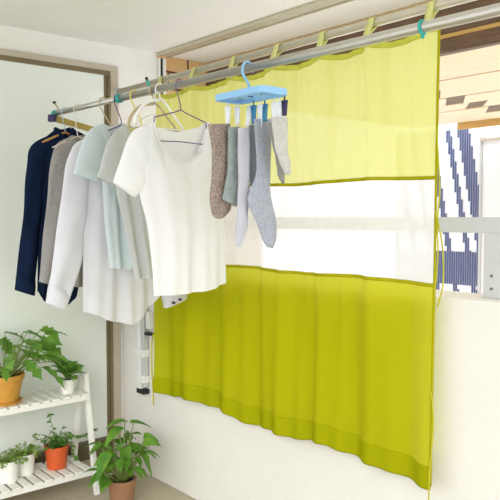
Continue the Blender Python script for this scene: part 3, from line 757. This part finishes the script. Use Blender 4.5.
def growA(lf, sm_, s):
    for k in range(46):
        a = 2 * PI * R_(); el = .25 + 1.0 * R_(); D = .12 + .15 * R_()
        p1 = s + Vector((math.cos(a) * D * math.cos(el) * .85, math.sin(a) * D * math.cos(el) * 1.3, math.sin(el) * D * .95 + .02))
        if p1.x < .03: p1.x = .03 + .03 * R_()
        a2 = a if p1.x > .1 else (PI / 2 if math.sin(a) > 0 else -PI / 2)
        stemleaf(lf, sm_, s + Vector((.03 * math.cos(a), .03 * math.sin(a), 0)), p1, .10 + .03 * R_(), .055 + .025 * R_(), d=(max(-.2, math.cos(a2)), math.sin(a2), .1 - .5 * R_()), droop=.35, shape='lobed', r=.0022, roll=R_() * 1.6 - .8)
    # one long stem carrying a big drooping leaf to the right
    for dy, dz, rr in ((.20, -.02, .5), (.26, .0, .1), (.22, .03, -.3)):
        stemleaf(lf, sm_, s + Vector((.02, .04, 0)), s + Vector((.05, dy - .02, dz + .05)), .13, .085, d=(.25, .9, -.55), droop=.5, shape='lobed', roll=rr, bow=.5)
plant('potted_philodendron', (.215, -.805, TOPZ + .006), 'large lobed green plant in an ochre pot on the top shelf', 'plant',
      [(.001, .012), (.062, .012), (.064, .015), (.090, .125), (.096, .126), (.097, .150), (.088, .150), (.086, .13), (.001, .128)], M['ochre'], .135, .084, M['leafA'], growA,
      saucer=[(.001, 0), (.072, 0), (.084, .016), (.078, .016), (.068, .0115), (.001, .0115)])
def growB(lf, sm_, s):
    for k in range(24):
        a = 2 * PI * k / 24 * 3.7; el = .5 + .95 * (k / 24); D = .035 + .03 * R_()
        p1 = s + Vector((math.cos(a) * D * .5, math.sin(a) * D * .5, D * math.sin(el) + .006))
        stemleaf(lf, sm_, s, p1, .085 + .02 * R_(), .056, d=(math.cos(a) * math.cos(el), math.sin(a) * math.cos(el), math.sin(el) * .9), droop=.45, shape='oval', roll=R_() - .5)
plant('potted_peperomia', (.235, -.475, TOPZ + .006), 'small dark oval-leaved plant in a white pot at the right end of the top shelf', 'plant', pot(.031, .041, .078), M['potwhite'], .066, .034, M['leafB'], growB)
def growC(lf, sm_, s):
    for k in range(85):
        a = 2 * PI * R_(); D = .02 + .055 * R_(); z = .01 + .045 * R_()
        p1 = s + Vector((math.cos(a) * D, math.sin(a) * D * 1.1, z if D < .055 else z - .015))
        stemleaf(lf, sm_, s + Vector((math.cos(a) * .015, math.sin(a) * .015, 0)), p1, .02, .014, d=(math.cos(a), math.sin(a), .5 - R_()), shape='oval', r=.0009, roll=R_() * 2 - 1)
        leaf(lf, p1 - Vector((0, 0, .008)), (-math.sin(a), math.cos(a), .3), .018, .012, .3)
for yy, xx, lb in ((-.795, .215, 'white ceramic pot of light green herb, left one of the pair on the lower shelf'), (-.690, .170, 'white ceramic pot of light green herb, right one of the pair beside the orange-red pot')):
    plant('potted_herb', (xx, yy, LOWZ + .006), lb, 'plant', pot(.043, .052, .110), M['potwhite'], .098, .045, M['leafC'], growC, group='herbs in white pots on the lower shelf')
def growD(lf, sm_, s):
    def vine(pts, n, sz):
        c = crom(pts, 10); sm_.tube(c, .0014, 6)
        for k in range(n):
            p = c[int((k + .5) / n * (len(c) - 1))]; a = 2 * PI * R_()
            leaf(lf, p, (math.cos(a), math.sin(a), .3 - .5 * R_()), sz * (.8 + .5 * R_()), sz * .9, .3, 'ivy', roll=R_() * 1.6 - .8, n=8)
    for k in range(30):
        a = 2 * PI * R_(); D = .03 + .075 * R_(); h = .02 + .075 * R_()
        vine([s, s + Vector((math.cos(a) * D * .5, math.sin(a) * D * .6, h * .9)), s + Vector((math.cos(a) * D, math.sin(a) * D, h))], 5, .028)
    vine([s, s + Vector((.01, -.02, .10)), s + Vector((0, -.035, .175)), s + Vector((.01, -.03, .195))], 12, .026)
    vine([s, s + Vector((.01, -.06, .08)), s + Vector((0, -.115, .095)), s + Vector((.01, -.135, .085))], 9, .026)
    for q in range(4): vine([s, s + Vector((.03, .07, .05)), s + Vector((.04 + .02 * R_(), .13, .035 + .03 * R_())), s + Vector((.06 + .02 * R_(), .185 + .03 * R_(), .05 + .05 * R_()))], 12, .027)
    for q in range(3): vine([s, s + Vector((.05, .05, .03)), s + Vector((.065, .065, -.02)), s + Vector((.07, .07 + .01 * q, -.07))], 9, .026)
plant('potted_ivy', (.190, -.522, LOWZ + .006), 'trailing small-leaved ivy in an orange-red pot on the lower shelf', 'plant', pot(.049, .062, .122, .016), M['orange'], .105, .055, M['leafD'], growD)
def growE(lf, sm_, s):
    for k in range(50):
        a = 2 * PI * (k * .382); q = R_(); D = .05 + .10 * q; h = .035 + .21 * R_()
        p1 = s + Vector((math.cos(a) * D, math.sin(a) * D, h))
        rr = 1.5 * R_() - .75
        stemleaf(lf, sm_, s + Vector((math.cos(a) * .02, math.sin(a) * .02, 0)), p1, .066 + .02 * R_(), .060 + .014 * R_(), d=(math.cos(a) + .2, math.sin(a), .45 - .95 * R_()), droop=.3, shape='heart', r=.0022, roll=rr, bow=.35)
    for v_, dd in (((.03, -.03, .29), (.3, -.9, -.3)), ((.02, .06, .30), (.2, 1, -.15)), ((.0, .02, .31), (0, -.6, .1)), ((.06, -.12, .18), (.5, -.9, -.8)), ((.04, .09, .14), (.5, .4, -1))):
        stemleaf(lf, sm_, s, s + Vector(v_), .115, .078, d=dd, droop=.3, shape='heart', r=.0024, bow=.3)
plant('potted_pothos', (.530, -.318, 0), 'leafy heart-leaved plant in a brown pot standing on the floor right of the shelf', 'plant', pot(.056, .072, .135, .018), M['brownpot'], .118, .065, M['leafE'], growE)

# ---------------------------------------------------------------- light
w = bpy.data.worlds.new('bright_overcast'); SC.world = w; w.use_nodes = True
nt = w.node_tree; nt.nodes.clear()
bg = nt.nodes.new('ShaderNodeBackground'); ow = nt.nodes.new('ShaderNodeOutputWorld')
bg.inputs[0].default_value = (.97, .985, 1, 1); # overcast sky, brighter on the open side of the balcony (+y) than over the house
tcw = nt.nodes.new('ShaderNodeTexCoord'); sw = nt.nodes.new('ShaderNodeSeparateXYZ'); mr = nt.nodes.new('ShaderNodeMapRange')
nt.links.new(tcw.outputs['Generated'], sw.inputs[0]); nt.links.new(sw.outputs['Y'], mr.inputs['Value'])
mr.inputs['From Min'].default_value = -.2; mr.inputs['From Max'].default_value = .5
mr.inputs['To Min'].default_value = 1.0; mr.inputs['To Max'].default_value = 1.9
nt.links.new(mr.outputs[0], bg.inputs[1]); nt.links.new(bg.outputs[0], ow.inputs[0])
sd = bpy.data.lights.new('sun', 'SUN'); sd.energy = .9; sd.angle = math.radians(30); sd.color = (1, 1, .985)
so = bpy.data.objects.new('sun', sd); COL.objects.link(so)
dv = Vector((-.60, .62, -.34)).normalized()
so.rotation_euler = dv.to_track_quat('-Z', 'Y').to_euler()
so.location = (3, -3, 4)

# ---------------------------------------------------------------- camera
cd = bpy.data.cameras.new('camera'); co = bpy.data.objects.new('camera', cd); COL.objects.link(co)
cd.sensor_width = 36; cd.lens = 36 * 693 / 500.
co.location = (3.668, -2.112, 1.5)
co.rotation_euler = (PI / 2 - math.atan(34 / 693.), 0, math.radians(49.6))
SC.camera = co
SC.view_settings.view_transform = 'Standard'; SC.view_settings.look = 'None'
SC.view_settings.gamma = 1; SC.view_settings.use_curve_mapping = False
SC.view_settings.exposure = .5
